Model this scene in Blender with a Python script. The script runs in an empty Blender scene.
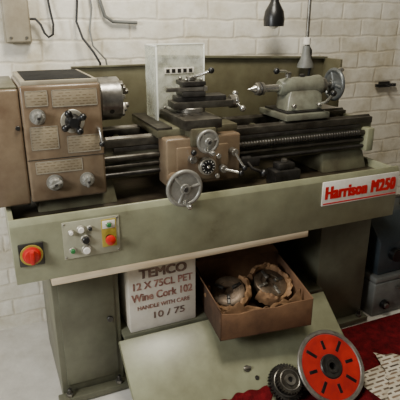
import bpy, bmesh, math, random
from mathutils import Vector, Matrix, noise
random.seed(4)
V=Vector
scene=bpy.context.scene
col=scene.collection

# ---------------- materials ----------------
def lin(c):
    return tuple(((x/255)/12.92 if x/255<=0.04045 else (((x/255)+0.055)/1.055)**2.4) for x in c)+(1,)
def mat(name,c1,c2=None,rough=.5,metal=0,scale=8,bump=0,bscale=60,lo=.35,hi=.7,spec=.5,stretch=(1,1,1),c3=None):
    m=bpy.data.materials.new(name); m.use_nodes=True
    nt=m.node_tree; N=nt.nodes; L=nt.links
    bs=N['Principled BSDF']
    bs.inputs['Roughness'].default_value=rough
    bs.inputs['Metallic'].default_value=metal
    bs.inputs['Specular IOR Level'].default_value=spec
    tc=N.new('ShaderNodeTexCoord'); mp=N.new('ShaderNodeMapping'); mp.inputs['Scale'].default_value=stretch
    L.new(tc.outputs['Object'],mp.inputs['Vector'])
    no=N.new('ShaderNodeTexNoise'); no.inputs['Scale'].default_value=scale; no.inputs['Detail'].default_value=6; no.inputs['Roughness'].default_value=.65
    L.new(mp.outputs[0],no.inputs['Vector'])
    rp=N.new('ShaderNodeValToRGB')
    rp.color_ramp.elements[0].position=lo; rp.color_ramp.elements[0].color=lin(c2 or c1)
    rp.color_ramp.elements[1].position=hi; rp.color_ramp.elements[1].color=lin(c1)
    if c3:
        e=rp.color_ramp.elements.new(lo-.1 if lo>.12 else .01); e.color=lin(c3)
    L.new(no.outputs['Fac'],rp.inputs['Fac']); L.new(rp.outputs['Color'],bs.inputs['Base Color'])
    if bump:
        n2=N.new('ShaderNodeTexNoise'); n2.inputs['Scale'].default_value=bscale; n2.inputs['Detail'].default_value=4
        L.new(mp.outputs[0],n2.inputs['Vector'])
        bp=N.new('ShaderNodeBump'); bp.inputs['Strength'].default_value=bump; bp.inputs['Distance'].default_value=.004
        L.new(n2.outputs['Fac'],bp.inputs['Height']); L.new(bp.outputs[0],bs.inputs['Normal'])
    return m
def printed(name,c1,c2,bw,rh,ms,inkc,ink2,mask=.45,nscale=14):
    m=mat(name,c1,c2,.55,0,9)
    nt=m.node_tree; N=nt.nodes; L=nt.links; bs=N['Principled BSDF']
    src=bs.inputs['Base Color'].links[0].from_socket
    tc=N.new('ShaderNodeTexCoord'); sp=N.new('ShaderNodeSeparateXYZ'); cb=N.new('ShaderNodeCombineXYZ'); L.new(tc.outputs['Object'],sp.inputs[0])
    ad=N.new('ShaderNodeMath'); ad.operation='ADD'; L.new(sp.outputs['Y'],ad.inputs[0]); L.new(sp.outputs['Z'],ad.inputs[1])
    L.new(sp.outputs['X'],cb.inputs['X']); L.new(ad.outputs[0],cb.inputs['Y'])
    b=N.new('ShaderNodeTexBrick'); L.new(cb.outputs[0],b.inputs['Vector']); b.inputs['Scale'].default_value=1
    b.inputs['Brick Width'].default_value=bw; b.inputs['Row Height'].default_value=rh; b.inputs['Mortar Size'].default_value=ms
    b.inputs['Color1'].default_value=inkc; b.inputs['Color2'].default_value=ink2; b.inputs['Mortar'].default_value=(1,1,1,1)
    v=N.new('ShaderNodeTexNoise'); v.inputs['Scale'].default_value=nscale; v.inputs['Detail'].default_value=3; L.new(tc.outputs['Object'],v.inputs['Vector'])
    r=N.new('ShaderNodeValToRGB'); r.color_ramp.elements[0].position=mask; r.color_ramp.elements[1].position=mask+.06; L.new(v.outputs['Fac'],r.inputs['Fac'])
    mx=N.new('ShaderNodeMix'); mx.data_type='RGBA'; mx.blend_type='MULTIPLY'; L.new(r.outputs['Color'],mx.inputs['Factor']); L.new(src,mx.inputs['A']); L.new(b.outputs['Color'],mx.inputs['B'])
    L.new(mx.outputs['Result'],bs.inputs['Base Color'])
    return m
OLIVE=mat('olive_paint',(148,150,122),(120,119,94),.32,0,6,.06,30,c3=(96,90,68))
OLIVED=mat('olive_paint_grimy',(108,108,86),(74,68,52),.38,0,8,.1,50)
PED=mat('pedestal_paint',(108,109,90),(80,78,62),.4,0,5,.08,50)
HEAD=mat('headstock_paint',(126,110,88),(96,78,60),.28,0,9,.1,50,c3=(78,60,46))
SPLASH=mat('splash_paint',(108,105,82),(80,74,54),.34,0,5,.05,40)
TRAYIN=mat('oily_tray',(70,62,48),(34,28,22),.28,0,10,.2,60)
STEEL=mat('worn_steel',(162,159,150),(92,87,78),.34,.8,14,.05,80)
RAIL=mat('oily_ground_steel',(96,93,84),(56,51,44),.4,.7,20,.05,80)
STEELD=mat('dark_steel',(84,82,79),(48,45,41),.4,.7,18,.1,80)
CHUCKM=mat('chuck_steel',(160,158,152),(104,101,95),.28,.8,16,.1,80)
CHROME=mat('polished_steel',(210,208,202),(162,159,151),.2,.9,10)
ALU=mat('aluminium_plate',(186,183,171),(144,138,122),.4,.4,30)
BLACK=mat('black_plastic',(22,22,22),(12,12,12),.35,0,20)
GREYK=mat('grey_cast_metal',(158,157,150),(116,113,104),.36,.4,20)
WHEELG=mat('blue_grey_wheel',(116,120,120),(82,84,82),.32,.4,20)
WHITE=mat('white_plastic',(232,229,220),(210,204,191),.45,0,16)
RED=mat('red_plastic',(200,34,26),(164,22,18),.35,0,20)
REDP=mat('red_enamel',(192,40,36),(150,28,28),.38,0,14)
YELLOW=mat('yellow_plastic',(176,158,62),(150,130,46),.45,0,20)
GREEN=mat('green_plastic',(40,120,60),(30,90,40),.4,0,20)
WOOD=mat('pale_wood',(216,202,176),(188,168,136),.6,0,6,.15,40,stretch=(.3,6,6))
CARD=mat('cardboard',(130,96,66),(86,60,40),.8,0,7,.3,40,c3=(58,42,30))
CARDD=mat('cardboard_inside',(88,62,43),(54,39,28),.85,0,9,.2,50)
PAPER=mat('kraft_paper',(158,122,84),(100,72,48),.75,0,10,.5,22)
CARTON=mat('white_carton',(228,224,214),(192,184,168),.7,0,5,.1,60)
INK=mat('carton_ink',(92,72,64),(136,112,100),.8,0,36,lo=.42,hi=.58)
REDINK=mat('red_lettering',(208,14,18),(198,12,16),.5)
BRNINK=mat('faded_red_brown_ink',(124,80,70),(168,128,114),.8,0,36,lo=.42,hi=.58)
CABLE=mat('black_rubber',(26,26,27),(16,16,16),.6)
BLUEG=mat('blue_grey_paint',(54,63,68),(36,42,46),.45,0,8,.1,50)
GREYB=mat('grey_enamel',(122,124,119),(90,89,84),.45,0,8,.1,50)
BOXB=mat('pale_grey_enamel',(158,150,130),(128,118,98),.5,0,8,.1,50)
BROWN=mat('rusty_metal',(120,102,82),(70,58,46),.42,.5,20,.2,60)
CLOTH=mat('dark_red_cloth',(120,22,28),(70,12,16),.9,0,25,.5,120,spec=.1)
CHART=printed('printed_chart',(148,138,114),(126,112,90),.02,.0085,.0032,(.5,.45,.38,1),(.65,.6,.5,1),.4,40)
def glass():
    m=bpy.data.materials.new('clear_polycarbonate'); m.use_nodes=True
    nt=m.node_tree; N=nt.nodes; L=nt.links
    for n in list(N): N.remove(n)
    o=N.new('ShaderNodeOutputMaterial'); mx=N.new('ShaderNodeMixShader'); t=N.new('ShaderNodeBsdfTransparent'); g=N.new('ShaderNodeBsdfPrincipled')
    g.inputs['Base Color'].default_value=lin((236,238,228)); g.inputs['Roughness'].default_value=.1
    t.inputs['Color'].default_value=(.95,.96,.93,1)
    no=N.new('ShaderNodeTexNoise'); no.inputs['Scale'].default_value=8; no.inputs['Detail'].default_value=5
    mr=N.new('ShaderNodeMapRange'); mr.inputs['From Min'].default_value=.3; mr.inputs['From Max'].default_value=.7; mr.inputs['To Min'].default_value=.12; mr.inputs['To Max'].default_value=.5
    L.new(no.outputs['Fac'],mr.inputs['Value']); L.new(mr.outputs[0],mx.inputs['Fac'])
    L.new(t.outputs[0],mx.inputs[1]); L.new(g.outputs[0],mx.inputs[2]); L.new(mx.outputs[0],o.inputs['Surface'])
    return m
CLEAR=glass()
EDGE=mat('polycarbonate_edge',(238,240,230),(220,222,210),.2,0,20)
def brickmat():
    m=bpy.data.materials.new('painted_white_brick'); m.use_nodes=True
    nt=m.node_tree; N=nt.nodes; L=nt.links; bs=N['Principled BSDF']; bs.inputs['Roughness'].default_value=.42
    tc=N.new('ShaderNodeTexCoord'); sp=N.new('ShaderNodeSeparateXYZ'); cb=N.new('ShaderNodeCombineXYZ')
    L.new(tc.outputs['Object'],sp.inputs[0]); L.new(sp.outputs['X'],cb.inputs['X']); L.new(sp.outputs['Z'],cb.inputs['Y'])
    nd=N.new('ShaderNodeTexNoise'); nd.inputs['Scale'].default_value=9; nd.inputs['Detail'].default_value=4
    L.new(tc.outputs['Object'],nd.inputs['Vector'])
    va=N.new('ShaderNodeVectorMath'); va.operation='SCALE'; va.inputs['Scale'].default_value=.026
    L.new(nd.outputs['Color'],va.inputs[0])
    ad=N.new('ShaderNodeVectorMath'); L.new(cb.outputs[0],ad.inputs[0]); L.new(va.outputs[0],ad.inputs[1])
    b=N.new('ShaderNodeTexBrick'); L.new(ad.outputs[0],b.inputs['Vector'])
    b.inputs['Scale'].default_value=1; b.inputs['Brick Width'].default_value=.235; b.inputs['Row Height'].default_value=.077
    b.inputs['Mortar Size'].default_value=.009; b.inputs['Mortar Smooth'].default_value=1
    b.inputs['Color1'].default_value=lin((234,230,217)); b.inputs['Color2'].default_value=lin((224,219,204)); b.inputs['Mortar'].default_value=lin((216,209,191))
    n=N.new('ShaderNodeTexNoise'); n.inputs['Scale'].default_value=4; n.inputs['Detail'].default_value=9; n.inputs['Roughness'].default_value=.7
    L.new(tc.outputs['Object'],n.inputs['Vector'])
    r=N.new('ShaderNodeValToRGB'); r.color_ramp.elements[0].position=.34; r.color_ramp.elements[0].color=lin((210,203,187)); r.color_ramp.elements[1].position=.56; r.color_ramp.elements[1].color=(1,1,1,1)
    L.new(n.outputs['Fac'],r.inputs['Fac'])
    mx=N.new('ShaderNodeMix'); mx.data_type='RGBA'; mx.blend_type='MULTIPLY'; mx.inputs['Factor'].default_value=1
    L.new(b.outputs['Color'],mx.inputs['A']); L.new(r.outputs['Color'],mx.inputs['B']); L.new(mx.outputs['Result'],bs.inputs['Base Color'])
    ng=N.new('ShaderNodeTexNoise'); ng.inputs['Scale'].default_value=20; ng.inputs['Detail'].default_value=4; L.new(tc.outputs['Object'],ng.inputs['Vector'])
    mm=N.new('ShaderNodeMath'); mm.operation='MULTIPLY_ADD'; mm.inputs[1].default_value=-.6; L.new(b.outputs['Fac'],mm.inputs[0])
    sc=N.new('ShaderNodeMath'); sc.operation='MULTIPLY'; sc.inputs[1].default_value=1.2; L.new(ng.outputs['Fac'],sc.inputs[0]); L.new(sc.outputs[0],mm.inputs[2])
    bp=N.new('ShaderNodeBump'); bp.inputs['Strength'].default_value=.5; bp.inputs['Distance'].default_value=.006
    L.new(mm.outputs[0],bp.inputs['Height']); L.new(bp.outputs[0],bs.inputs['Normal'])
    return m
BRICK=brickmat()
CONC=mat('concrete_floor',(224,220,210),(190,184,172),.6,0,5,.3,50)
CARPET=mat('red_carpet',(108,18,24),(64,10,14),.95,0,30,.6,300,spec=.1)
PLASTER=mat('ceiling_plaster',(196,190,176),(182,176,162),.8)

# ---------------- mesh builder ----------------
class B:
    def __init__(s): s.bm=bmesh.new(); s.mats=[]
    def mi(s,m):
        if m not in s.mats: s.mats.append(m)
        return s.mats.index(m)
    def add(s,t,m,M=None):
        if M is not None: bmesh.ops.transform(t,matrix=M,verts=t.verts)
        i=s.mi(m)
        for f in t.faces: f.material_index=i
        bmesh.ops.recalc_face_normals(t,faces=t.faces)
        me=bpy.data.meshes.new('tmp'); t.to_mesh(me); t.free(); s.bm.from_mesh(me); bpy.data.meshes.remove(me)
        return s
    def box(s,x0,x1,y0,y1,z0,z1,m,bv=.003,seg=2,M=None):
        t=bmesh.new(); bmesh.ops.create_cube(t,size=1)
        bmesh.ops.transform(t,matrix=Matrix.Translation(((x0+x1)/2,(y0+y1)/2,(z0+z1)/2))@Matrix.Diagonal((x1-x0,y1-y0,z1-z0,1)),verts=t.verts)
        if bv: bmesh.ops.bevel(t,geom=t.edges[:],offset=min(bv,.45*min(x1-x0,y1-y0,z1-z0)),segments=seg,affect='EDGES',profile=.5)
        return s.add(t,m,M)
    def rev(s,p,ax,prof,m,seg=32,M=None):
        ax=V(ax).normalized(); p=V(p)
        a=ax.orthogonal().normalized(); b=ax.cross(a)
        t=bmesh.new(); rings=[]
        for (d,r) in prof:
            if r<1e-6: rings.append([t.verts.new(p+ax*d)])
            else: rings.append([t.verts.new(p+ax*d+(a*math.cos(2*math.pi*k/seg)+b*math.sin(2*math.pi*k/seg))*r) for k in range(seg)])
        for A,C in zip(rings,rings[1:]):
            if len(A)==1 and len(C)==1: continue
            for k in range(seg):
                k2=(k+1)%seg
                if len(A)==1: t.faces.new((A[0],C[k],C[k2]))
                elif len(C)==1: t.faces.new((A[k],A[k2],C[0]))
                else: t.faces.new((A[k],A[k2],C[k2],C[k]))
        return s.add(t,m,M)
    def cyl(s,p0,p1,r,m,r1=None,bv=.0015,seg=32,M=None):
        p0=V(p0);p1=V(p1);L=(p1-p0).length; r1=r if r1 is None else r1; bv=min(bv,L*.3,r*.5,max(r1,1e-4)*.5)
        return s.rev(p0,p1-p0,[(0,0),(0,r-bv),(bv,r),(L-bv,r1),(L,max(r1-bv,0)),(L,0)],m,seg,M)
    def ball(s,p,r,m,M=None,sc=(1,1,1)):
        t=bmesh.new(); bmesh.ops.create_uvsphere(t,u_segments=20,v_segments=12,radius=r)
        bmesh.ops.transform(t,matrix=Matrix.Translation(p)@Matrix.Diagonal((*sc,1)),verts=t.verts)
        return s.add(t,m,M)
    def torus(s,p,ax,R,r,m,seg=40,s2=12,M=None,flat=1):
        prof=[]
        for k in range(s2+1):
            a=2*math.pi*k/s2; prof.append((math.sin(a)*r*flat,R+math.cos(a)*r))
        return s.rev(p,ax,prof,m,seg,M)
    def tube(s,pts,r,m,seg=10,M=None):
        pts=[V(p) for p in pts]; t=bmesh.new(); rings=[]; prev=None
        for i,p in enumerate(pts):
            d=(pts[min(i+1,len(pts)-1)]-pts[max(i-1,0)]).normalized()
            a=d.orthogonal().normalized() if prev is None else (prev-d*prev.dot(d)).normalized()
            prev=a; b=d.cross(a)
            rings.append([t.verts.new(p+(a*math.cos(2*math.pi*k/seg)+b*math.sin(2*math.pi*k/seg))*r) for k in range(seg)])
        for A,C in zip(rings,rings[1:]):
            for k in range(seg): t.faces.new((A[k],A[(k+1)%seg],C[(k+1)%seg],C[k]))
        t.faces.new(rings[0][::-1]); t.faces.new(rings[-1])
        return s.add(t,m,M)
    def prism(s,poly,ext,m,bv=.002,M=None):
        t=bmesh.new(); vs=[t.verts.new(p) for p in poly]; f=t.faces.new(vs)
        r=bmesh.ops.extrude_face_region(t,geom=[f]); nv=[v for v in r['geom'] if isinstance(v,bmesh.types.BMVert)]
        bmesh.ops.translate(t,vec=V(ext),verts=nv)
        if bv: bmesh.ops.bevel(t,geom=t.edges[:],offset=bv,segments=2,affect='EDGES',profile=.5)
        return s.add(t,m,M)
    def done(s,name,origin=(0,0,0),parent=None,label=None,M=None,smooth=True,**kw):
        origin=V(origin)
        if M is not None: bmesh.ops.transform(s.bm,matrix=M,verts=s.bm.verts)
        bmesh.ops.translate(s.bm,vec=-origin,verts=s.bm.verts)
        me=bpy.data.meshes.new(name); s.bm.to_mesh(me); s.bm.free()
        for m in s.mats: me.materials.append(m)
        if smooth:
            for p in me.polygons: p.use_smooth=True
            me.set_sharp_from_angle(angle=math.radians(38))
        ob=bpy.data.objects.new(name,me); col.objects.link(ob)
        place(ob,origin,parent); props(ob,label,kw)
        return ob
WO={}
def place(ob,origin,parent):
    WO[ob.name]=V(origin)
    if parent is not None: ob.parent=parent; ob.location=V(origin)-WO[parent.name]
    else: ob.location=origin
def props(ob,label,kw):
    if label: ob['label']=label
    for k,v in kw.items(): ob[k]=v
def empty(name,origin,label,category,**kw):
    ob=bpy.data.objects.new(name,None); ob.empty_display_size=.05; col.objects.link(ob)
    place(ob,origin,None); kw['category']=category; props(ob,label,kw); return ob
def text(txt,size,loc,m,parent,name,width=None,height=None,shear=0,bold=0,label=None,ext=.0004,sp=1):
    cu=bpy.data.curves.new('txt','FONT'); cu.body=txt; cu.size=size; cu.align_x='CENTER'; cu.align_y='CENTER'; cu.shear=shear; cu.extrude=ext; cu.space_character=sp
    o=bpy.data.objects.new('txt',cu); col.objects.link(o)
    dg=bpy.context.evaluated_depsgraph_get(); dg.update()
    me=bpy.data.meshes.new_from_object(o.evaluated_get(dg)); bpy.data.objects.remove(o)
    xs=[v.co.x for v in me.vertices]; ys=[v.co.y for v in me.vertices]
    fx=(width-2*bold)/(max(xs)-min(xs)) if width else 1; fy=height/(max(ys)-min(ys)) if height else 1
    cy=(max(ys)+min(ys))/2; cx=(max(xs)+min(xs))/2
    for v in me.vertices: v.co.x=(v.co.x-cx)*fx; v.co.y=(v.co.y-cy)*fy
    bm=bmesh.new()
    offs=[(0,0)] if not bold else [(-bold,0),(bold,0),(0,0),(-bold*.5,0),(bold*.5,0),(-bold,bold*.5),(bold,-bold*.5),(bold,bold*.5),(-bold,-bold*.5),(0,bold*.5),(0,-bold*.5)]
    for i,(ox,oy) in enumerate(offs):
        m2=me.copy(); m2.transform(Matrix.Translation((ox,oy,i*.00002))); bm.from_mesh(m2); bpy.data.meshes.remove(m2)
    bm.to_mesh(me); bm.free()
    me.transform(Matrix.Rotation(math.pi/2,4,'X'))
    me.materials.clear(); me.materials.append(m)
    for p in me.polygons: p.material_index=0
    me.name=name
    ob=bpy.data.objects.new(name,me); col.objects.link(ob); place(ob,loc,parent)
    if label: ob['label']=label
    return ob

# ---------------- room ----------------
b=B(); b.box(-3,4.5,.65,.8,0,2.6,BRICK,0); b.done('wall_back',(0,.65,0),kind='structure',smooth=False)
b=B(); b.box(-3,4.5,-3.5,.8,-.1,0,CONC,0); b.done('floor',(0,0,0),kind='structure',smooth=False)
b=B(); b.box(-3,4.5,-3.5,.8,2.6,2.7,PLASTER,0); b.done('ceiling',(0,0,2.6),kind='structure',smooth=False)
b=B(); b.box(4.5,4.6,-3.5,.8,0,2.6,PLASTER,0); b.done('wall_right',(4.5,0,0),kind='structure',smooth=False)

# ---------------- lathe ----------------
lathe=empty('metal_lathe',(.75,.3,0),'olive green engineering lathe on two-pedestal stand against a brick wall','lathe')

# stand
b=B()
for (x0,x1) in ((.108,.335),(1.19,1.45)):
    b.box(x0,x1,.1,.5,.0,.547,PED,.006)
b.box(.335,1.19,.47,.485,.02,.547,SPLASH,.002)
b.box(.335,1.19,.06,.47,.215,.235,PED,.003)
stand=b.done('stand',(.75,.3,0),lathe)
for (x0,x1) in ((.09,.35),(1.175,1.46)):
    b=B(); b.box(x0,x1,.06,.1,0.004,.03,PED,.004)
    for x in (x0+.04,x1-.04):
        b.cyl((x,.078,.028),(x,.078,.06),.007,STEELD,seg=12); b.cyl((x,.078,.03),(x,.078,.042),.014,STEEL,seg=6)
    b.done('foot',((x0+x1)/2,.08,0.0),stand)
b=B(); b.box(.128,.315,.094,.1,.06,.5,PED,.003); b.cyl((.295,.085,.3),(.295,.094,.3),.011,STEELD)
b.done('access_door',(.22,.1,.28),stand)

# chip tray
b=B()
prof=[(0,.547),(-.004,.735),(.004,.754),(.012,.754),(.014,.57),(.5,.57),(.55,.57),(.55,.547)]
b.prism([(.005,y,z) for y,z in prof],(1.455,0,0),OLIVE,.0015)
b.box(.013,1.452,.012,.53,.7,.715,TRAYIN,.001)
b.box(.005,.02,.0,.55,.56,.745,OLIVE,.002); b.box(1.445,1.46,.0,.55,.56,.745,OLIVE,.002)
b.box(.005,1.46,.535,.55,.56,.76,OLIVE,.002)
tray=b.done('chip_tray',(.75,.3,.547),lathe)
b=B(); b.box(1.094,1.456,-.0075,-.0035,.64,.734,WHITE,.001)
b.box(1.1,1.45,-.0082,-.0074,.645,.650,REDINK,0)
npl=b.done('nameplate',(1.275,-.005,.686),tray,'white nameplate with red line and lettering')
text('Harrison M250',.058,(1.275,-.0082,.690),REDINK,npl,'lettering',width=.338,height=.047,bold=.0042,sp=1.12)
b=B(); b.box(.02,.092,-.012,-.002,.608,.68,STEELD,.003); b.cyl((.056,-.012,.644),(.056,-.014,.644),.033,YELLOW)
b.rev((.056,-.013,.644),(0,-1,0),[(0,0),(0,.027),(.006,.026),(.008,.022),(.016,.02),(.018,.0)],RED)
b.box(.050,.062,-.042,-.026,.624,.664,RED,.003)
b.done('isolator_switch',(.056,-.005,.644),tray,'round red rotary switch on a dark square plate')
def button(x,z,m,r=.009,name='push_button',label=None,ring=ALU):
    b=B(); b.cyl((x,-.006,z),(x,-.013,z),r*1.45,ring); b.cyl((x,-.012,z),(x,-.021,z),r,m)
    b.done(name,(x,-.006,z),tray,label)
b=B(); b.box(.15,.325,-.0068,-.003,.606,.728,mat('pale_control_plate',(166,165,144),(145,142,120),.45,0,9),.002)
for x in (.156,.319):
    for z in (.612,.722): b.cyl((x,-.0065,z),(x,-.009,z),.003,STEEL,seg=10)
b.done('control_plate',(.237,-.005,.66),tray,'pale rectangular plate behind the start and stop buttons')
button(.205,.70,WHITE); button(.232,.70,BLACK,.006); button(.217,.664,BLACK,.011); button(.217,.63,WHITE,.011)
button(.175,.635,GREEN,.007); button(.175,.695,WHITE,.006)
b=B(); b.box(.268,.314,-.0095,-.006,.628,.72,YELLOW,.001); b.box(.271,.311,-.0105,-.006,.69,.716,WHITE,.001); b.done('emergency_stop_plate',(.29,-.007,.66),tray,'yellow plate behind the stop button')
button(.29,.703,GREEN,.007)
b=B(); b.cyl((.29,-.008,.657),(.29,-.024,.657),.012,BLACK); b.rev((.29,-.022,.657),(0,-1,0),[(0,0),(0,.011),(.004,.016),(.012,.015),(.016,.007),(.0165,0)],RED)
b.done('emergency_stop_button',(.29,-.008,.657),tray,'red mushroom stop button')
b=B(); b.box(.105,1.05,.0,.07,.522,.547,WOOD,.002); b.done('batten',(.58,.03,.535),lathe,'pale wooden strip fixed under the tray')

# bed
b=B()
for y0,y1 in ((.165,.2),(.34,.37)):
    b.box(.28,1.44,y0,y1,.79,.912,OLIVED,.004)
b.box(.28,1.44,.158,.215,.9,.925,RAIL,.002); b.box(.28,1.44,.325,.377,.9,.925,RAIL,.002)
for y in (.182,.352):
    b.prism([(.34,y-.008,.925),(.34,y+.008,.925),(.34,y,.932)],(1.1,0,0),RAIL,0)
for k in range(8):
    x=.4+k*.14; b.box(x,x+.02,.195,.345,.84,.905,OLIVED,.003)
b.box(1.425,1.445,.165,.375,.79,.91,OLIVE,.004)
bed=b.done('bed',(.86,.27,.79),lathe)
for x0,x1 in ((.1,.36),(1.2,1.42)):
    b=B(); b.prism([(x0,.14,.715),(x1,.14,.715),(x1-.01,.165,.795),(x0+.01,.165,.795)],(0,.24,0),OLIVED,.005); b.done('bed_foot',((x0+x1)/2,.27,.715),bed)
b=B(); b.cyl((.3,.15,.865),(1.41,.15,.865),.011,RAIL)
for k in range(int((1.38-.8)/.012)): b.torus((.8+k*.012,.15,.865),(1,0,0),.0115,.0022,STEELD,16,6)
b.done('lead_screw',(.85,.15,.865),bed)
b=B(); b.cyl((.3,.152,.836),(1.41,.152,.836),.008,RAIL); b.done('feed_shaft',(.85,.152,.836),bed)
b=B(); b.cyl((.3,.148,.81),(1.41,.148,.81),.007,STEELD); b.done('control_shaft',(.85,.148,.81),bed)
b=B(); b.box(1.395,1.43,.125,.17,.79,.885,OLIVE,.005); b.done('shaft_bracket',(1.41,.15,.84),bed)
b=B(); b.box(.36,1.38,.155,.165,.885,.898,STEELD,.001); b.done('gear_rack',(.87,.16,.89),bed)

# headstock
b=B()
b.box(.083,.318,.1,.43,.765,1.12,HEAD,.009,3)
b.box(.0835,.3175,.0985,.102,.899,.901,STEELD,0)
head=b.done('headstock',(.2,.27,.765),lathe)
b=B()
b.box(-.04,.081,.105,.44,.76,1.112,HEAD,.008,3)
b.cyl((.068,.098,1.0),(.068,.106,1.0),.007,STEELD)
b.box(-.035,.079,.115,.43,1.11,1.118,OLIVED,.003)
b.done('end_cover',(.02,.27,.76),head)
b=B()
b.box(.09,.312,.108,.428,1.118,1.132,BOXB,.003)
b.box(.104,.298,.124,.412,1.131,1.134,mat('black_rubber_mat',(30,30,30),(18,18,18),.75,0,20,spec=.2),.001)
b.done('top_lid',(.2,.27,1.118),head,'flat lid with black rubber mat and pale metal border')
for (x0,x1,z0,z1) in ((.097,.16,1.06,1.105),(.172,.305,1.055,1.105),(.105,.245,.855,.893),(.1,.18,.93,1.0),(.205,.305,.912,.965)):
    b=B(); b.box(x0,x1,.0982,.1005,z0,z1,CHART,.0004)
    b.box(x0,x1,.0978,.0985,z0,z0+.0015,ALU,0); b.box(x0,x1,.0978,.0985,z1-.0015,z1,ALU,0); b.box(x0,x0+.0015,.0978,.0985,z0,z1,ALU,0); b.box(x1-.0015,x1,.0978,.0985,z0,z1,ALU,0)
    b.done('data_plate',((x0+x1)/2,.1,z0),head,'small worn plate printed with a gear chart')
def knob(x,z,y=.1,r=.02,ang=.6):
    b=B()
    b.rev((x,y,z),(0,-1,0),[(0,0),(0,r*1.15),(.004,r*1.15),(.005,r*.9),(.01,r*.86),(.022,r*.8),(.026,r*.66),(.026,0)],GREYK)
    b.box(-.004,.004,-.032,-.018,-r*.95,r*.95,GREYK,.002,M=Matrix.Translation((x,y,z))@Matrix.Rotation(ang,4,'Y'))
    for k in range(12):
        a=k*math.pi/6; b.cyl((x+math.cos(a)*r*.83,y-.006,z+math.sin(a)*r*.83),(x+math.cos(a)*r*.8,y-.022,z+math.sin(a)*r*.8),.0018,GREYK,seg=6)
    b.cyl((x,y-.03,z),(x,y-.034,z),.005,STEELD)
    b.done('selector_knob',(x,y,z),head)
knob(.126,1.03,ang=.5); knob(.156,.824,r=.022,ang=1.2); knob(.256,.822,r=.02,ang=0.2)
b=B(); x,z=.226,1.01
b.cyl((x,.1,z),(x,.094,z),.036,ALU); b.rev((x,.094,z),(0,-1,0),[(0,0),(0,.024),(.02,.02),(.028,.014),(.03,0)],BLACK)
for k in range(4):
    a=k*math.pi/2+.5; p=V((x+math.cos(a)*.031,.072,z+math.sin(a)*.031))
    b.cyl((x,.078,z),p,.01,BLACK,r1=.008); b.ball(p,.011,BLACK)
b.done('speed_selector',(x,.1,z),head,'black four-armed star handle')
b=B(); b.tube([(.3,.1,.985),(.3,.075,.985),(.302,.065,.97),(.303,.062,.945)],.004,CHROME); b.ball((.303,.062,.94),.009,BLACK); b.done('lever',(.3,.1,.985),head)
# chuck
b=B()
b.cyl((.315,.27,1.045),(.345,.27,1.045),.05,STEEL)
b.rev((.34,.27,1.045),(1,0,0),[(0,0),(0,.068),(.004,.072),(.07,.072),(.074,.068),(.074,.022),(.06,.02),(.06,0)],CHUCKM,48)
for k in range(3):
    a=k*2*math.pi/3+1.55; b.cyl((.375,.27+math.cos(a)*.068,1.045+math.sin(a)*.068),(.375,.27+math.cos(a)*.0728,1.045+math.sin(a)*.0728),.009,BLACK,seg=16)
chuck=b.done('chuck',(.37,.27,1.045),lathe)
for k in range(3):
    a=k*2*math.pi/3+.5
    M=Matrix.Translation((.413,.27,1.045))@Matrix.Rotation(a,4,'X')
    b=B(); b.box(0,.012,-.01,.01,.02,.064,STEEL,.002,M=M); b.box(.01,.022,-.009,.009,.02,.048,STEEL,.002,M=M); b.box(.02,.032,-.008,.008,.02,.034,STEEL,.002,M=M)
    b.done('jaw',(.413,.27+math.sin(-a)*.045,1.045+math.cos(a)*.045),chuck)

# carriage
b=B()
b.box(.5,.8,.12,.42,.926,.955,OLIVED,.005)
b.box(.5,.555,.12,.42,.953,.961,RAIL,.002)
b.box(.515,.79,.075,.16,.765,.93,HEAD,.008,3)
b.box(.55,.74,.068,.08,.78,.9,HEAD,.004)
car=b.done('carriage',(.65,.25,.765),lathe)
b=B()
b.box(.58,.715,.07,.43,.955,.988,RAIL,.003); b.box(.6,.69,.06,.14,.9,.96,OLIVED,.005)
for k in range(3): b.box(.6+k*.035,.608+k*.035,.15,.42,.987,.9895,STEELD,0)
b.done('cross_slide',(.645,.25,.955),car)
M=Matrix.Translation((.67,.24,.988))@Matrix.Rotation(math.radians(-4),4,'Z')
b=B(); b.cyl((0,0,0),(0,0,.016),.052,STEEL,M=M); b.box(-.075,.15,-.042,.042,.014,.038,RAIL,.003,M=M); b.box(-.06,.125,-.034,.034,.036,.056,STEELD,.004,M=M); b.cyl((.15,0,.026),(.17,0,.026),.024,STEEL,M=M)
b.done('compound_slide',(.67,.24,.988),car)
b=B(); b.cyl((.17,0,.026),(.18,0,.026),.024,CHROME,M=M)
for s in (-1,1):
    b.tube([(.176,0,.026),(.18,s*.02,.026+s*.012),(.186,s*.034,.026+s*.02)],.0045,CHROME,M=M); b.ball((.188,s*.037,.026+s*.022),.012,CHROME,M=M)
b.done('compound_handle',(.84,.23,1.01),car)
b=B()
b.box(-.043,.043,-.043,.043,.055,.073,STEELD,.003,M=M); b.box(-.032,.032,-.032,.032,.072,.094,STEELD,.002,M=M); b.box(-.043,.043,-.043,.043,.092,.108,STEELD,.003,M=M)
b.cyl((0,0,.108),(0,0,.122),.017,STEEL,M=M); b.tube([(0,0,.117),(.03,-.03,.13),(.055,-.05,.142)],.006,CHROME,M=M); b.ball((.058,-.053,.145),.011,BLACK,M=M)
b.box(-.1,.035,-.041,-.028,.075,.089,STEEL,.001,M=M); b.box(.036,.05,-.04,.05,.074,.09,STEEL,.001,M=M)
for s in (-1,1):
    for q in (-1,1): b.cyl((s*.028,q*.034,.107),(s*.028,q*.034,.117),.006,STEEL,seg=6,M=M)
b.done('tool_post',(.67,.24,1.04),car)
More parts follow.
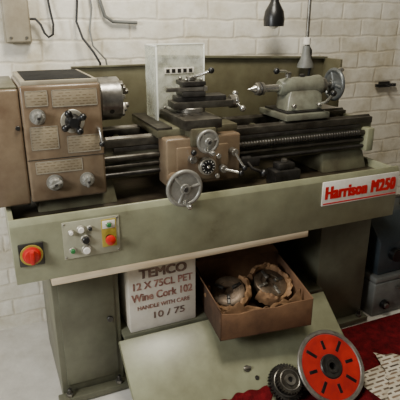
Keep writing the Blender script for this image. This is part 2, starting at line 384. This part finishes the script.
def handwheel(c,ax,R,r,m,name,parent,spokes=3,hub=.014,grip=True,label=None,disc=False):
    c=V(c);ax=V(ax).normalized(); a=ax.orthogonal().normalized(); bb=ax.cross(a)
    b=B(); b.torus(c,ax,R,r,m); b.cyl(c-ax*.02,c+ax*.012,hub,m)
    if disc: b.rev(c,ax,[(-.004,0),(-.004,R),(.003,R),(.006,hub),(.006,0)],m)
    for k in range(spokes):
        t=2*math.pi*k/spokes+.4; d=a*math.cos(t)+bb*math.sin(t); b.cyl(c,c+d*R,hub*.45,m,r1=hub*.4)
    if grip:
        d=a*math.cos(.9)+bb*math.sin(.9); p=c+d*R; b.rev(p,ax,[(0,0),(0,.005),(.008,.005),(.014,.009),(.03,.01),(.036,.006),(.037,0)],m if not disc else CHROME,16)
    b.cyl(c+ax*.011,c+ax*.016,hub*.5,STEELD)
    return b.done(name,c,parent,label)
b=B(); b.cyl((.537,.08,.793),(.537,-.02,.793),.012,STEEL); b.cyl((.537,.075,.793),(.537,.03,.793),.026,HEAD); b.done('handwheel_shaft',(.537,.03,.793),car)
handwheel((.537,-.028,.793),(0,-1,0),.055,.0075,GREYK,'handwheel',car,3,.017,disc=True,label='large pale grey metal handwheel')
b=B(); b.cyl((.64,.07,.925),(.64,.02,.925),.014,STEEL); b.cyl((.64,.065,.925),(.64,.04,.925),.026,CHROME); b.done('graduated_dial',(.64,.05,.925),car)
handwheel((.64,.02,.925),(0,-1,0),.034,.006,GREYK,'handwheel',car,3,.014,disc=True,label='small pale grey cross-slide handwheel')
b=B(); b.cyl((.655,.07,.83),(.655,.05,.83),.03,ALU); b.cyl((.655,.051,.83),(.655,.047,.83),.024,BLACK); b.cyl((.655,.048,.83),(.655,.044,.83),.006,CHROME)
for k in range(12):
    a=k*math.pi/6; b.box(-.001,.001,-.0015,.0,.017,.022,WHITE,0,M=Matrix.Translation((.655,.047,.83))@Matrix.Rotation(a,4,'Y'))
b.done('feed_dial',(.655,.07,.83),car)
for (x,z,dx,dz) in ((.715,.815,.045,-.01),(.6,.86,-.01,.03),(.755,.87,.02,-.045)):
    b=B(); b.cyl((x,.08,z),(x,.045,z),.013,STEEL); b.tube([(x,.05,z),(x+dx*.6,.035,z+dz*.6),(x+dx,.022,z+dz)],.0045,CHROME); b.ball((x+dx*1.1,.018,z+dz*1.1),.01,BLACK)
    b.done('lever',(x,.08,z),car)
for (x,z) in ((.70,.86),(.695,.79),(.61,.79)):
    b=B(); b.cyl((x,.07,z),(x,.058,z),.009,CHROME,seg=16); b.done('push_knob',(x,.07,z),car)
b=B(); b.cyl((.83,.148,.81),(.87,.148,.81),.014,STEELD); b.tube([(.85,.14,.806),(.85,.09,.79),(.86,.04,.79)],.006,STEELD); b.ball((.862,.03,.789),.014,BLACK); b.box(.80,.9,.125,.135,.785,.82,STEELD,.003)
b.done('spindle_control_lever',(.85,.14,.802),lathe)
# guard
b=B(); b.box(.53,.755,.318,.322,.97,1.215,CLEAR,.001,1); b.box(.53,.534,.2,.32,.97,1.215,CLEAR,.001,1)
b.box(.53,.757,.316,.323,1.213,1.218,EDGE,.0005); b.box(.754,.758,.316,.323,.97,1.215,EDGE,.0005); b.box(.529,.5345,.198,.3205,1.213,1.218,EDGE,.0005); b.box(.529,.5345,.198,.202,.97,1.215,EDGE,.0005)
gd=b.done('splash_shield',(.65,.32,.96),car,'clear plastic chuck guard')
b=B(); b.box(.58,.73,.323,.333,.954,.995,STEELD,.002); b.cyl((.6,.316,.99),(.6,.324,.99),.006,STEEL); b.cyl((.71,.316,.99),(.71,.324,.99),.006,STEEL); b.done('shield_bracket',(.65,.33,.954),gd)
b=B(); b.box(.60,.715,.3155,.318,1.112,1.134,WHITE,.0005)
for k in range(5): b.box(.606+k*.022,.62+k*.022,.3148,.3156,1.116,1.13,STEELD,0)
b.done('warning_label',(.65,.317,1.12),gd)

# tailstock
TSM=mat('tailstock_paint',(120,123,108),(84,82,70),.35,0,12,.15,40,c3=(62,59,49))
b=B()
b.box(1.03,1.23,.165,.375,.933,.957,TSM,.004)
b.box(1.045,1.215,.185,.355,.957,.965,STEELD,.002)
b.prism([(1.05,.195,.965),(1.215,.195,.965),(1.235,.228,1.02),(1.205,.235,1.04),(1.09,.235,1.04),(1.07,.225,1.01)],(0,.085,0),TSM,.008)
b.rev((1.055,.27,1.047),(1,0,0),[(0,0),(0,.026),(.006,.032),(.02,.034),(.035,.038),(.15,.038),(.165,.042),(.185,.042),(.19,.036),(.19,0)],TSM,36)
b.cyl((1.243,.27,1.047),(1.268,.27,1.047),.03,STEEL,bv=.003)
b.cyl((1.26,.27,1.047),(1.315,.27,1.047),.011,STEEL)
b.cyl((1.095,.27,1.08),(1.095,.27,1.105),.012,STEEL)
for x in (1.075,1.19): b.cyl((x,.195,.985),(x,.178,.985),.009,STEEL,seg=6)
b.box(1.15,1.17,.262,.278,1.08,1.095,STEELD,.003)
ts=b.done('tailstock',(1.14,.27,.93),lathe,'grey-green cast tailstock')
b=B(); b.cyl((.985,.27,1.047),(1.06,.27,1.047),.014,CHROME); b.cyl((.95,.27,1.047),(.987,.27,1.047),.024,STEEL,bv=.004); b.cyl((.965,.27,1.047),(.972,.27,1.047),.026,STEELD); b.rev((.95,.27,1.047),(-1,0,0),[(0,0),(0,.016),(.008,.013),(.014,.008),(.034,.001),(.034,0)],CHROME)
b.done('live_center',(.97,.27,1.047),ts)
b=B(); b.tube([(1.095,.27,1.10),(1.06,.24,1.112),(1.0,.2,1.118)],.0055,CHROME); b.ball((.995,.196,1.119),.012,BLACK); b.done('clamp_lever',(1.095,.27,1.105),ts)
b=B(); b.tube([(1.19,.19,.985),(1.195,.15,1.0),(1.2,.12,1.03)],.006,CHROME); b.ball((1.201,.117,1.037),.012,BLACK); b.done('clamp_lever',(1.19,.19,.985),ts)
handwheel((1.318,.27,1.047),(1,0,0),.058,.009,WHEELG,'handwheel',ts,3,.018,disc=True,label='blue-grey metal handwheel on a short shaft')

# splash back
b=B()
b.prism([(.3,.5,.716),(1.44,.5,.716),(1.44,.5,1.14),(.6,.5,1.168),(.6,.5,1.135),(.3,.5,1.135)],(0,.012,0),SPLASH,.002)
b.box(1.428,1.44,.38,.5,.93,1.135,SPLASH,.002)
b.prism([(.6,.486,1.158),(1.44,.486,1.13),(1.44,.486,1.14),(.6,.486,1.168)],(0,.014,0),OLIVED,.001)
b.box(.3,.6,.49,.5,1.128,1.135,OLIVED,.001)
b.box(.598,.61,.49,.5,.95,1.165,OLIVED,.001)
b.done('splash_back',(.88,.5,.716),lathe)

# ---------------- loose things ----------------
b=B(); b.box(.93,1.04,.06,.13,.716,.775,STEELD,.006); b.box(.95,1.02,.07,.12,.774,.80,STEELD,.006); b.cyl((.985,.095,.80),(.985,.095,.812),.012,STEEL,seg=6)
b.done('tool_holder_block',(.985,.095,.716),None,'dark steel tool block lying in the chip tray',category='tool block')

# leaning panel
PY,PZ=-.225,.022
a=math.atan2(.209,.268); Lp=math.hypot(.209,.268)
MP=Matrix.Translation((0,PY,PZ))@Matrix.Rotation(a,4,'X')
b=B(); b.box(.31,1.18,0,Lp,0,.003,OLIVE,.001,M=MP)
b.box(.31,1.18,0,.003,-.016,.003,OLIVE,.001,M=MP); b.box(.31,.313,0,Lp,-.016,.003,OLIVE,.001,M=MP); b.box(1.177,1.18,0,Lp,-.016,.003,OLIVE,.001,M=MP)
pan=b.done('cover_panel',(.745,-.1,.1),None,'olive sheet-metal cover panel leaning against the lathe stand',category='panel')
b=B(); b.cyl((.735,.13,.003),(.735,.13,.008),.012,STEEL,M=MP); b.box(.72,.75,.125,.135,.007,.014,STEEL,.002,M=MP); b.done('latch',(.735,-.13,.09),pan)
b=B(); b.cyl((.76,.09,.003),(.76,.09,.008),.008,STEELD,M=MP); b.done('screw',(.76,-.15,.07),pan)

# white carton
b=B(); b.box(.362,.615,.068,.30,.236,.5,CARTON,.002)
b.box(.362,.615,.067,.3,.4995,.5015,CARTON,.0005); b.box(.362,.615,.182,.186,.501,.5025,CARD,.0003)
ct=b.done('carton',(.49,.18,.236),None,'white cardboard carton with dark printed lettering on the stand shelf',category='cardboard box')
y=.067
text('TEMCO',.05,(.49,y,.464),INK,ct,'printed_lettering',width=.18,height=.034,bold=.0025)
text('12 X 75CL PET',.034,(.49,y,.418),BRNINK,ct,'printed_lettering',width=.225,height=.028,bold=.0011)
text('Wine Cork 102',.034,(.485,y,.373),BRNINK,ct,'printed_lettering',width=.232,height=.03,bold=.0011)
text('HANDLE WITH CARE',.02,(.49,y,.33),BRNINK,ct,'printed_lettering',width=.2,height=.016,bold=.0004)
text('10 / 75',.03,(.51,y,.29),INK,ct,'printed_lettering',width=.12,height=.026,bold=.0008)

# open cardboard box
w,d,h=.177,.155,.14
MB=Matrix.Translation((.83,.028,.237))@Matrix.Rotation(-.12,4,'Z')
b=B()
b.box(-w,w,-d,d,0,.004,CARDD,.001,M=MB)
b.prism([(-w,-d,0),(w,-d,0),(w,-d,h*.8),(w*.5,-d,h*.78),(w*.2,-d,h*.72),(-w*.3,-d,h*.75),(-w*.6,-d,h*.7),(-w,-d,h*.78)],(0,.004,0),CARD,.001,M=MB)
b.box(-w,w,d-.004,d,0,h*1.15,CARD,.001,M=MB)
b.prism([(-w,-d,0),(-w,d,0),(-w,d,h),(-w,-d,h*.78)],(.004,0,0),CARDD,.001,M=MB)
b.prism([(w-.004,-d,0),(w-.004,d,0),(w-.004,d,h*1.1),(w-.004,-d,h*.82)],(.004,0,0),CARD,.001,M=MB)
cb=b.done('cardboard_box',(.83,.028,.237),None,'worn open brown cardboard box full of lathe parts on the shelf',category='cardboard box')
b=B(); b.prism([(0,-d,0),(0,d,0),(0,d*.85,.05),(0,-d*.3,.042),(0,-d*.9,.03)],(.003,0,0),CARD,.001,M=MB@Matrix.Translation((-w,0,h*.86))@Matrix.Rotation(math.radians(-28),4,'Y')); b.done('flap',(.65,.05,.34),cb)
b=B(); b.prism([(-w,0,0),(w,0,0),(w*.9,0,.03),(w*.1,0,.04),(-w*.85,0,.035)],(0,.003,0),CARD,.001,M=MB@Matrix.Translation((0,d-.002,h*1.14))@Matrix.Rotation(math.radians(-30),4,'X')); b.done('flap',(.84,.18,.36),cb)
def chuckthing(M,R,T,m1,m2,name,label,jaws,cat):
    b=B()
    b.rev((0,0,0),(0,0,1),[(0,0),(0,R*.9),(T*.15,R*.94),(T*.4,R*.94),(T*.42,R),(T*.95,R),(T,R*.95),(T,R*.62),(T*.93,R*.6),(T*.93,R*.3),(T*.6,R*.27),(T*.6,0)],m1,48,M=M)
    root=b.done(name,M.translation,None,label,category=cat)
    for k in range(jaws):
        a=k*2*math.pi/jaws+.3; MM=M@Matrix.Rotation(a,4,'Z')
        b=B(); b.box(R*.3,R*.9,-R*.1,R*.1,T*.93,T*1.1,m2,.002,M=MM); b.box(R*.3,R*.6,-R*.09,R*.09,T*1.08,T*1.2,m2,.002,M=MM)
        b.done('jaw',MM@V((R*.5,0,T)),root)
    return root
def wrap(M,R,T,seed,label,arc=1,lo=0.,amp=1):
    t=bmesh.new(); seg=72; n=int(seg*arc); rings=[]; S=14
    for j in range(S):
        f=2*math.pi*j/S; ring=[]
        for k in range(n+1 if arc<1 else seg):
            a=2*math.pi*k/seg+lo
            q=noise.noise(V((math.cos(a)*4+seed,math.sin(a)*4,math.cos(f)*1.4)))+.45*noise.noise(V((math.cos(a)*10+seed,math.sin(a)*10,f)))
            tr=R*.19*(1+.7*amp*q); cr=R*1.2+R*.08*noise.noise(V((math.cos(a)*2,math.sin(a)*2,seed)))
            r=max(cr+tr*math.cos(f),R*1.012); z=T*.62+T*.68*math.sin(f)*(1+.6*amp*q)
            ring.append(t.verts.new((math.cos(a)*r,math.sin(a)*r,z)))
        rings.append(ring)
    L=len(rings[0])
    for j in range(S):
        A=rings[j]; C=rings[(j+1)%S]
        for k in range(L if arc>=1 else L-1): t.faces.new((A[k],A[(k+1)%L],C[(k+1)%L],C[k]))
    if arc<1:
        t.faces.new([r[0] for r in rings]); t.faces.new([r[-1] for r in rings][::-1])
    b=B(); b.add(t,PAPER,M)
    return b.done('packing_paper',M.translation,None,label,category='paper')
M1=MB@Matrix.Translation((-.083,.03,.062))@Matrix.Rotation(math.radians(28),4,'X')@Matrix.Rotation(math.radians(-12),4,'Y')
M2=MB@Matrix.Translation((.078,.03,.066))@Matrix.Rotation(math.radians(24),4,'X')@Matrix.Rotation(math.radians(8),4,'Y')
chuckthing(M1,.064,.04,BROWN,STEELD,'lathe_chuck','rusty three-jaw chuck nestled in paper in the cardboard box',3,'chuck')
chuckthing(M2,.066,.042,BROWN,STEEL,'lathe_chuck','grey-brown steel four-jaw chuck wrapped in paper in the cardboard box',4,'chuck')
wrap(M1,.064,.04,2.3,'rumpled brown paper folded around a rusty chuck',.7,2.6)
wrap(M2,.066,.042,6.1,'rumpled brown paper folded around a grey chuck',.86,3.7)
def crumple(M,sx,sy,hh,m,name,label,n=34,cat='paper',seed=1,fr=4,z0=.5):
    t=bmesh.new(); bmesh.ops.create_grid(t,x_segments=n,y_segments=n,size=.5)
    for v in t.verts:
        x,y=v.co.x,v.co.y; q=noise.noise(V((x*fr+seed,y*fr,seed)))+.25*noise.noise(V((x*fr*2.6,y*fr*2.6+seed,2)))
        ex=.02*noise.noise(V((y*5,seed,0)))*abs(x)*2; ey=.02*noise.noise(V((x*5,seed,4)))*abs(y)*2
        v.co=V((x*sx+ex*(1 if x>0 else -1),y*sy+ey*(1 if y>0 else -1),max(hh*(z0+.8*q),.0012)))
    b=B(); b.add(t,m,M); return b.done(name,M.translation,None,label,category=cat)
crumple(MB@Matrix.Translation((.0,-.118,.006)),.32,.055,.12,PAPER,'packing_paper','crumpled brown packing paper in the front of the cardboard box',seed=3,fr=3)

# carpet
b=B(); b.box(.5,2.3,-1.3,.055,0,.004,CARPET,.001); b.done('carpet',(1.5,-.6,0),None,'dark red carpet remnant on the concrete floor',category='carpet')
crumple(MP@Matrix.Translation((.69,.012,.0035)),.2,.085,.006,CLOTH,'red_cloth','dark red cloth draped over the lower edge of the cover panel',seed=21,fr=3,cat='cloth')

# red disc: rim on carpet, rear boss on panel
R=.134; ta=math.radians(43)
Md=Matrix.Translation((1.022,-.235,R*math.sin(ta)+.012))@Matrix.Rotation(ta,4,'X')
RIM=mat('worn_rim_steel',(184,180,170),(126,121,112),.34,.75,20,.1,60)
b=B()
b.rev((0,0,0),(0,0,1),[(0,.03),(0,R*.97),(.002,R),(.007,R),(.010,R*.98),(.010,R*.9),(.006,R*.88),(.006,.03),(0,.03)],RIM,64,M=Md)
b.rev((0,0,.002),(0,0,1),[(0,.045),(.001,R*.875),(.0052,R*.87),(.0052,.045),(0,.045)],REDP,64,M=Md)
wh=b.done('face_plate',Md.translation,None,'red enamelled steel disc with slots leaning on the cover panel',category='disc')
b=B(); b.rev((0,0,-.01),(0,0,1),[(-.044,.014),(-.044,.034),(0,.036),(0,.044),(.018,.044),(.022,.040),(.022,.026),(.026,.024),(.026,.013),(-.044,.013)],STEELD,40,M=Md); b.done('hub',Md.translation,wh,'dark metal hub')
for k in range(8):
    a=k*math.pi/4; MM=Md@Matrix.Rotation(a,4,'Z')
    b=B(); b.box(.062,.106 if k%2 else .095,-.006,.006,.006,.008,BLACK,.0028,M=MM); b.done('slot',MM@V((.08,0,.008)),wh)

def gear(M,R,T,teeth,m,label,hubr=.4):
    b=B(); t=bmesh.new(); pts=[]
    for k in range(teeth):
        for (f,rr) in ((0,.9),(.25,.9),(.4,1),(.7,1),(.85,.9)):
            a=2*math.pi*(k+f)/teeth; pts.append(t.verts.new((math.cos(a)*R*rr,math.sin(a)*R*rr,0)))
    f=t.faces.new(pts); r=bmesh.ops.extrude_face_region(t,geom=[f]); bmesh.ops.translate(t,vec=(0,0,T),verts=[v for v in r['geom'] if isinstance(v,bmesh.types.BMVert)])
    b.add(t,m,M)
    b.rev((0,0,T),(0,0,1),[(0,R*hubr),(T*.4,R*hubr),(T*.4,R*hubr*.5),(-T*.1,R*hubr*.5)],STEEL,24,M=M)
    b.cyl((0,0,T*.2),(0,0,T*1.02),R*hubr*.48,BLACK,M=M)
    b.torus((0,0,T),(0,0,1),R*.72,R*.05,STEEL,32,8,M=M)
    return b.done('gear',M.translation,None,label,category='gear',group='change gears leaning on the cover panel')
MG=MP@Matrix.Translation((.856,.042,.0045))
gear(MG,.068,.022,36,STEELD,'dark steel change gear leaning on the cover panel')
gear(MG@Matrix.Translation((.002,.002,.0315)),.05,.015,28,RAIL,'worn steel change gear stacked on another gear')

NEWS=printed('newsprint',(214,206,188),(176,164,142),.05,.02,.006,(.1,.09,.09,1),(.42,.32,.26,1),.38,9)
crumple(Matrix.Translation((1.50,-.47,.0048))@Matrix.Rotation(.1,4,'Z'),.66,.56,.008,NEWS,'newspaper','flat printed newspaper sheet on the red carpet',seed=5,fr=2.5,cat='newspaper')
crumple(Matrix.Translation((1.40,-.31,.016))@Matrix.Rotation(-.35,4,'Z'),.28,.2,.014,NEWS,'newspaper','loose newspaper page on top of another sheet',seed=8,fr=3.5,cat='newspaper')
crumple(Matrix.Translation((1.27,-.42,.034))@Matrix.Rotation(.75,4,'Z'),.2,.2,.014,NEWS,'newspaper','torn newspaper page on top of another sheet',seed=14,fr=3.5,cat='newspaper')

# toolboxes on right
b=B(); b.box(1.5,1.86,.08,.42,.0,.17,GREYB,.008,3); b.box(1.5,1.86,.08,.42,.172,.2,GREYB,.008,3)
tb=b.done('tool_box',(1.68,.25,0),None,'grey enamelled metal box on the floor beside the lathe',category='metal box')
b=B(); b.cyl((1.56,.08,.06),(1.56,.06,.06),.022,BLACK); b.cyl((1.56,.062,.06),(1.56,.052,.06),.012,STEEL); b.done('knob',(1.56,.08,.06),tb)
b=B(); b.box(1.62,1.74,.06,.066,.13,.14,STEEL,.002); b.box(1.62,1.63,.062,.08,.13,.14,STEEL,.002); b.box(1.73,1.74,.062,.08,.13,.14,STEEL,.002); b.done('handle',(1.68,.07,.135),tb)
b=B(); b.prism([(1.52,.1,.201),(1.52,.4,.201),(1.52,.4,.44),(1.52,.2,.46),(1.52,.1,.36)],(.36,0,0),BLUEG,.01)
mc=b.done('bench_machine',(1.7,.25,.201),None,'dark blue-grey machine housing standing on the grey box',category='machine')
b=B(); b.cyl((1.6,.1,.3),(1.6,.07,.3),.03,BLACK); b.done('knob',(1.6,.1,.3),mc)
b=B(); b.tube([(1.6,.27,.45),(1.6,.27,.49),(1.62,.27,.5),(1.76,.27,.5),(1.78,.27,.49),(1.78,.27,.45)],.008,STEEL); b.done('handle',(1.69,.27,.45),mc)

# ---------------- wall fittings ----------------
b=B(); b.box(.09,.185,.61,.651,1.215,1.4,BOXB,.006); b.box(.095,.18,.602,.612,1.22,1.395,BOXB,.004)
jb=b.done('junction_box',(.135,.65,1.215),None,'pale grey electrical box mounted on the brick wall',category='electrical box')
for x in (.11,.165):
    b=B(); b.cyl((x,.602,1.235),(x,.597,1.235),.005,STEEL); b.done('fixing_screw',(x,.6,1.235),jb)
b=B(); b.tube([(.25,.64,2.6),(.25,.64,1.5),(.255,.635,1.4),(.262,.63,1.33),(.268,.62,1.28),(.262,.61,1.245),(.245,.61,1.235),(.232,.615,1.25),(.222,.62,1.28),(.205,.625,1.3),(.18,.63,1.3)],.0045,CABLE); b.done('power_cable',(.25,.64,1.4),None,'black power cable looping into the wall box',category='cable')
b=B(); pts=[(.375,.635,2.6),(.375,.635,1.45),(.365,.63,1.36),(.355,.62,1.29),(.37,.6,1.23),(.4,.56,1.18),(.42,.55,1.14),(.43,.58,1.08),(.43,.6,1.0)]
b.tube(pts,.0045,CABLE); b.done('power_cable',(.38,.63,1.3),None,'loose black cable hanging down above the chuck',category='cable')
b=B(); pts=[(.41,.64,2.6),(.41,.64,1.45),(.42,.635,1.34),(.405,.63,1.26),(.41,.61,1.2),(.45,.58,1.15),(.47,.58,1.0)]
b.tube(pts,.0035,GREYB); b.done('power_cable',(.41,.64,1.3),None,'loose grey cable hanging down behind the headstock',category='cable')
b=B(); b.tube([(.45,.635,2.6),(.45,.635,1.38),(.47,.635,1.31),(.5,.635,1.29),(.6,.635,1.285)],.007,GREYB); b.done('conduit',(.45,.64,1.4),None,'grey steel conduit fixed to the brick wall',category='conduit')
b=B(); b.tube([(1.30,.455,2.6),(1.30,.455,1.19)],.008,STEEL)
b.cyl((1.30,.455,1.195),(1.30,.455,1.225),.016,WHITE)
b.rev((1.30,.455,1.19),(0,0,-1),[(0,0),(0,.016),(.03,.018),(.05,.022),(.075,.034),(.09,.036),(.09,.03),(.07,0)],GREYB,32)
b.tube([(1.31,.465,1.2),(1.335,.47,1.17),(1.34,.475,1.1),(1.33,.48,1.0)],.005,CABLE)
b.done('pendant_fitting',(1.30,.455,2.6),None,'grey rod with flared end and cable hanging above the tailstock',category='hanging fitting')
b=B(); b.rev((1.17,.52,1.27),(0,0,1),[(0,.03),(.0,.043),(.03,.045),(.06,.04),(.085,.026),(.1,.018),(.13,.016),(.135,0)],BLACK,32)
b.tube([(1.17,.52,1.4),(1.17,.52,1.7),(1.17,.52,2.6)],.004,CABLE); lp=b.done('work_lamp',(1.17,.52,2.6),None,'black metal work lamp hanging on a cord above the lathe',category='lamp')
b=B(); b.ball((1.17,.52,1.285),.026,WHITE); b.done('bulb',(1.17,.52,1.285),lp)
b=B(); b.box(1.9,1.97,.64,.65,.96,.99,STEELD,.002); b.tube([(1.93,.64,.975),(1.93,.6,.972),(1.93,.58,.985)],.005,CABLE); b.box(1.87,2.0,.625,.64,.965,.98,BLACK,.002)
b.done('wall_hook',(1.93,.65,.97),None,'black metal hook rail on the brick wall',category='hook')

# ---------------- lights ----------------
def area(n,loc,target,size,e,c):
    l=bpy.data.lights.new(n,'AREA'); l.size=size; l.energy=e; l.color=c
    o=bpy.data.objects.new(n,l); col.objects.link(o); o.location=loc
    o.rotation_euler=(V(target)-V(loc)).to_track_quat('-Z','Y').to_euler()
area('ceiling_light',(.5,-.25,2.4),(.6,.4,.9),.5,38,(1,.94,.82))
area('window_light',(-1.4,-.8,1.6),(-.05,.5,.4),.6,46,(.97,.99,1))
w=bpy.data.worlds.new('w'); scene.world=w; w.use_nodes=True
w.node_tree.nodes['Background'].inputs[0].default_value=(1,.95,.86,1); w.node_tree.nodes['Background'].inputs[1].default_value=.11

# ---------------- camera ----------------
cd=bpy.data.cameras.new('camera'); cam=bpy.data.objects.new('camera',cd); col.objects.link(cam)
cd.sensor_width=36; cd.lens=45; cd.clip_start=.01
cam.location=(-.0145,-1.434,1.303); cam.rotation_euler=(math.radians(70),0,math.radians(-23.3))
scene.camera=cam
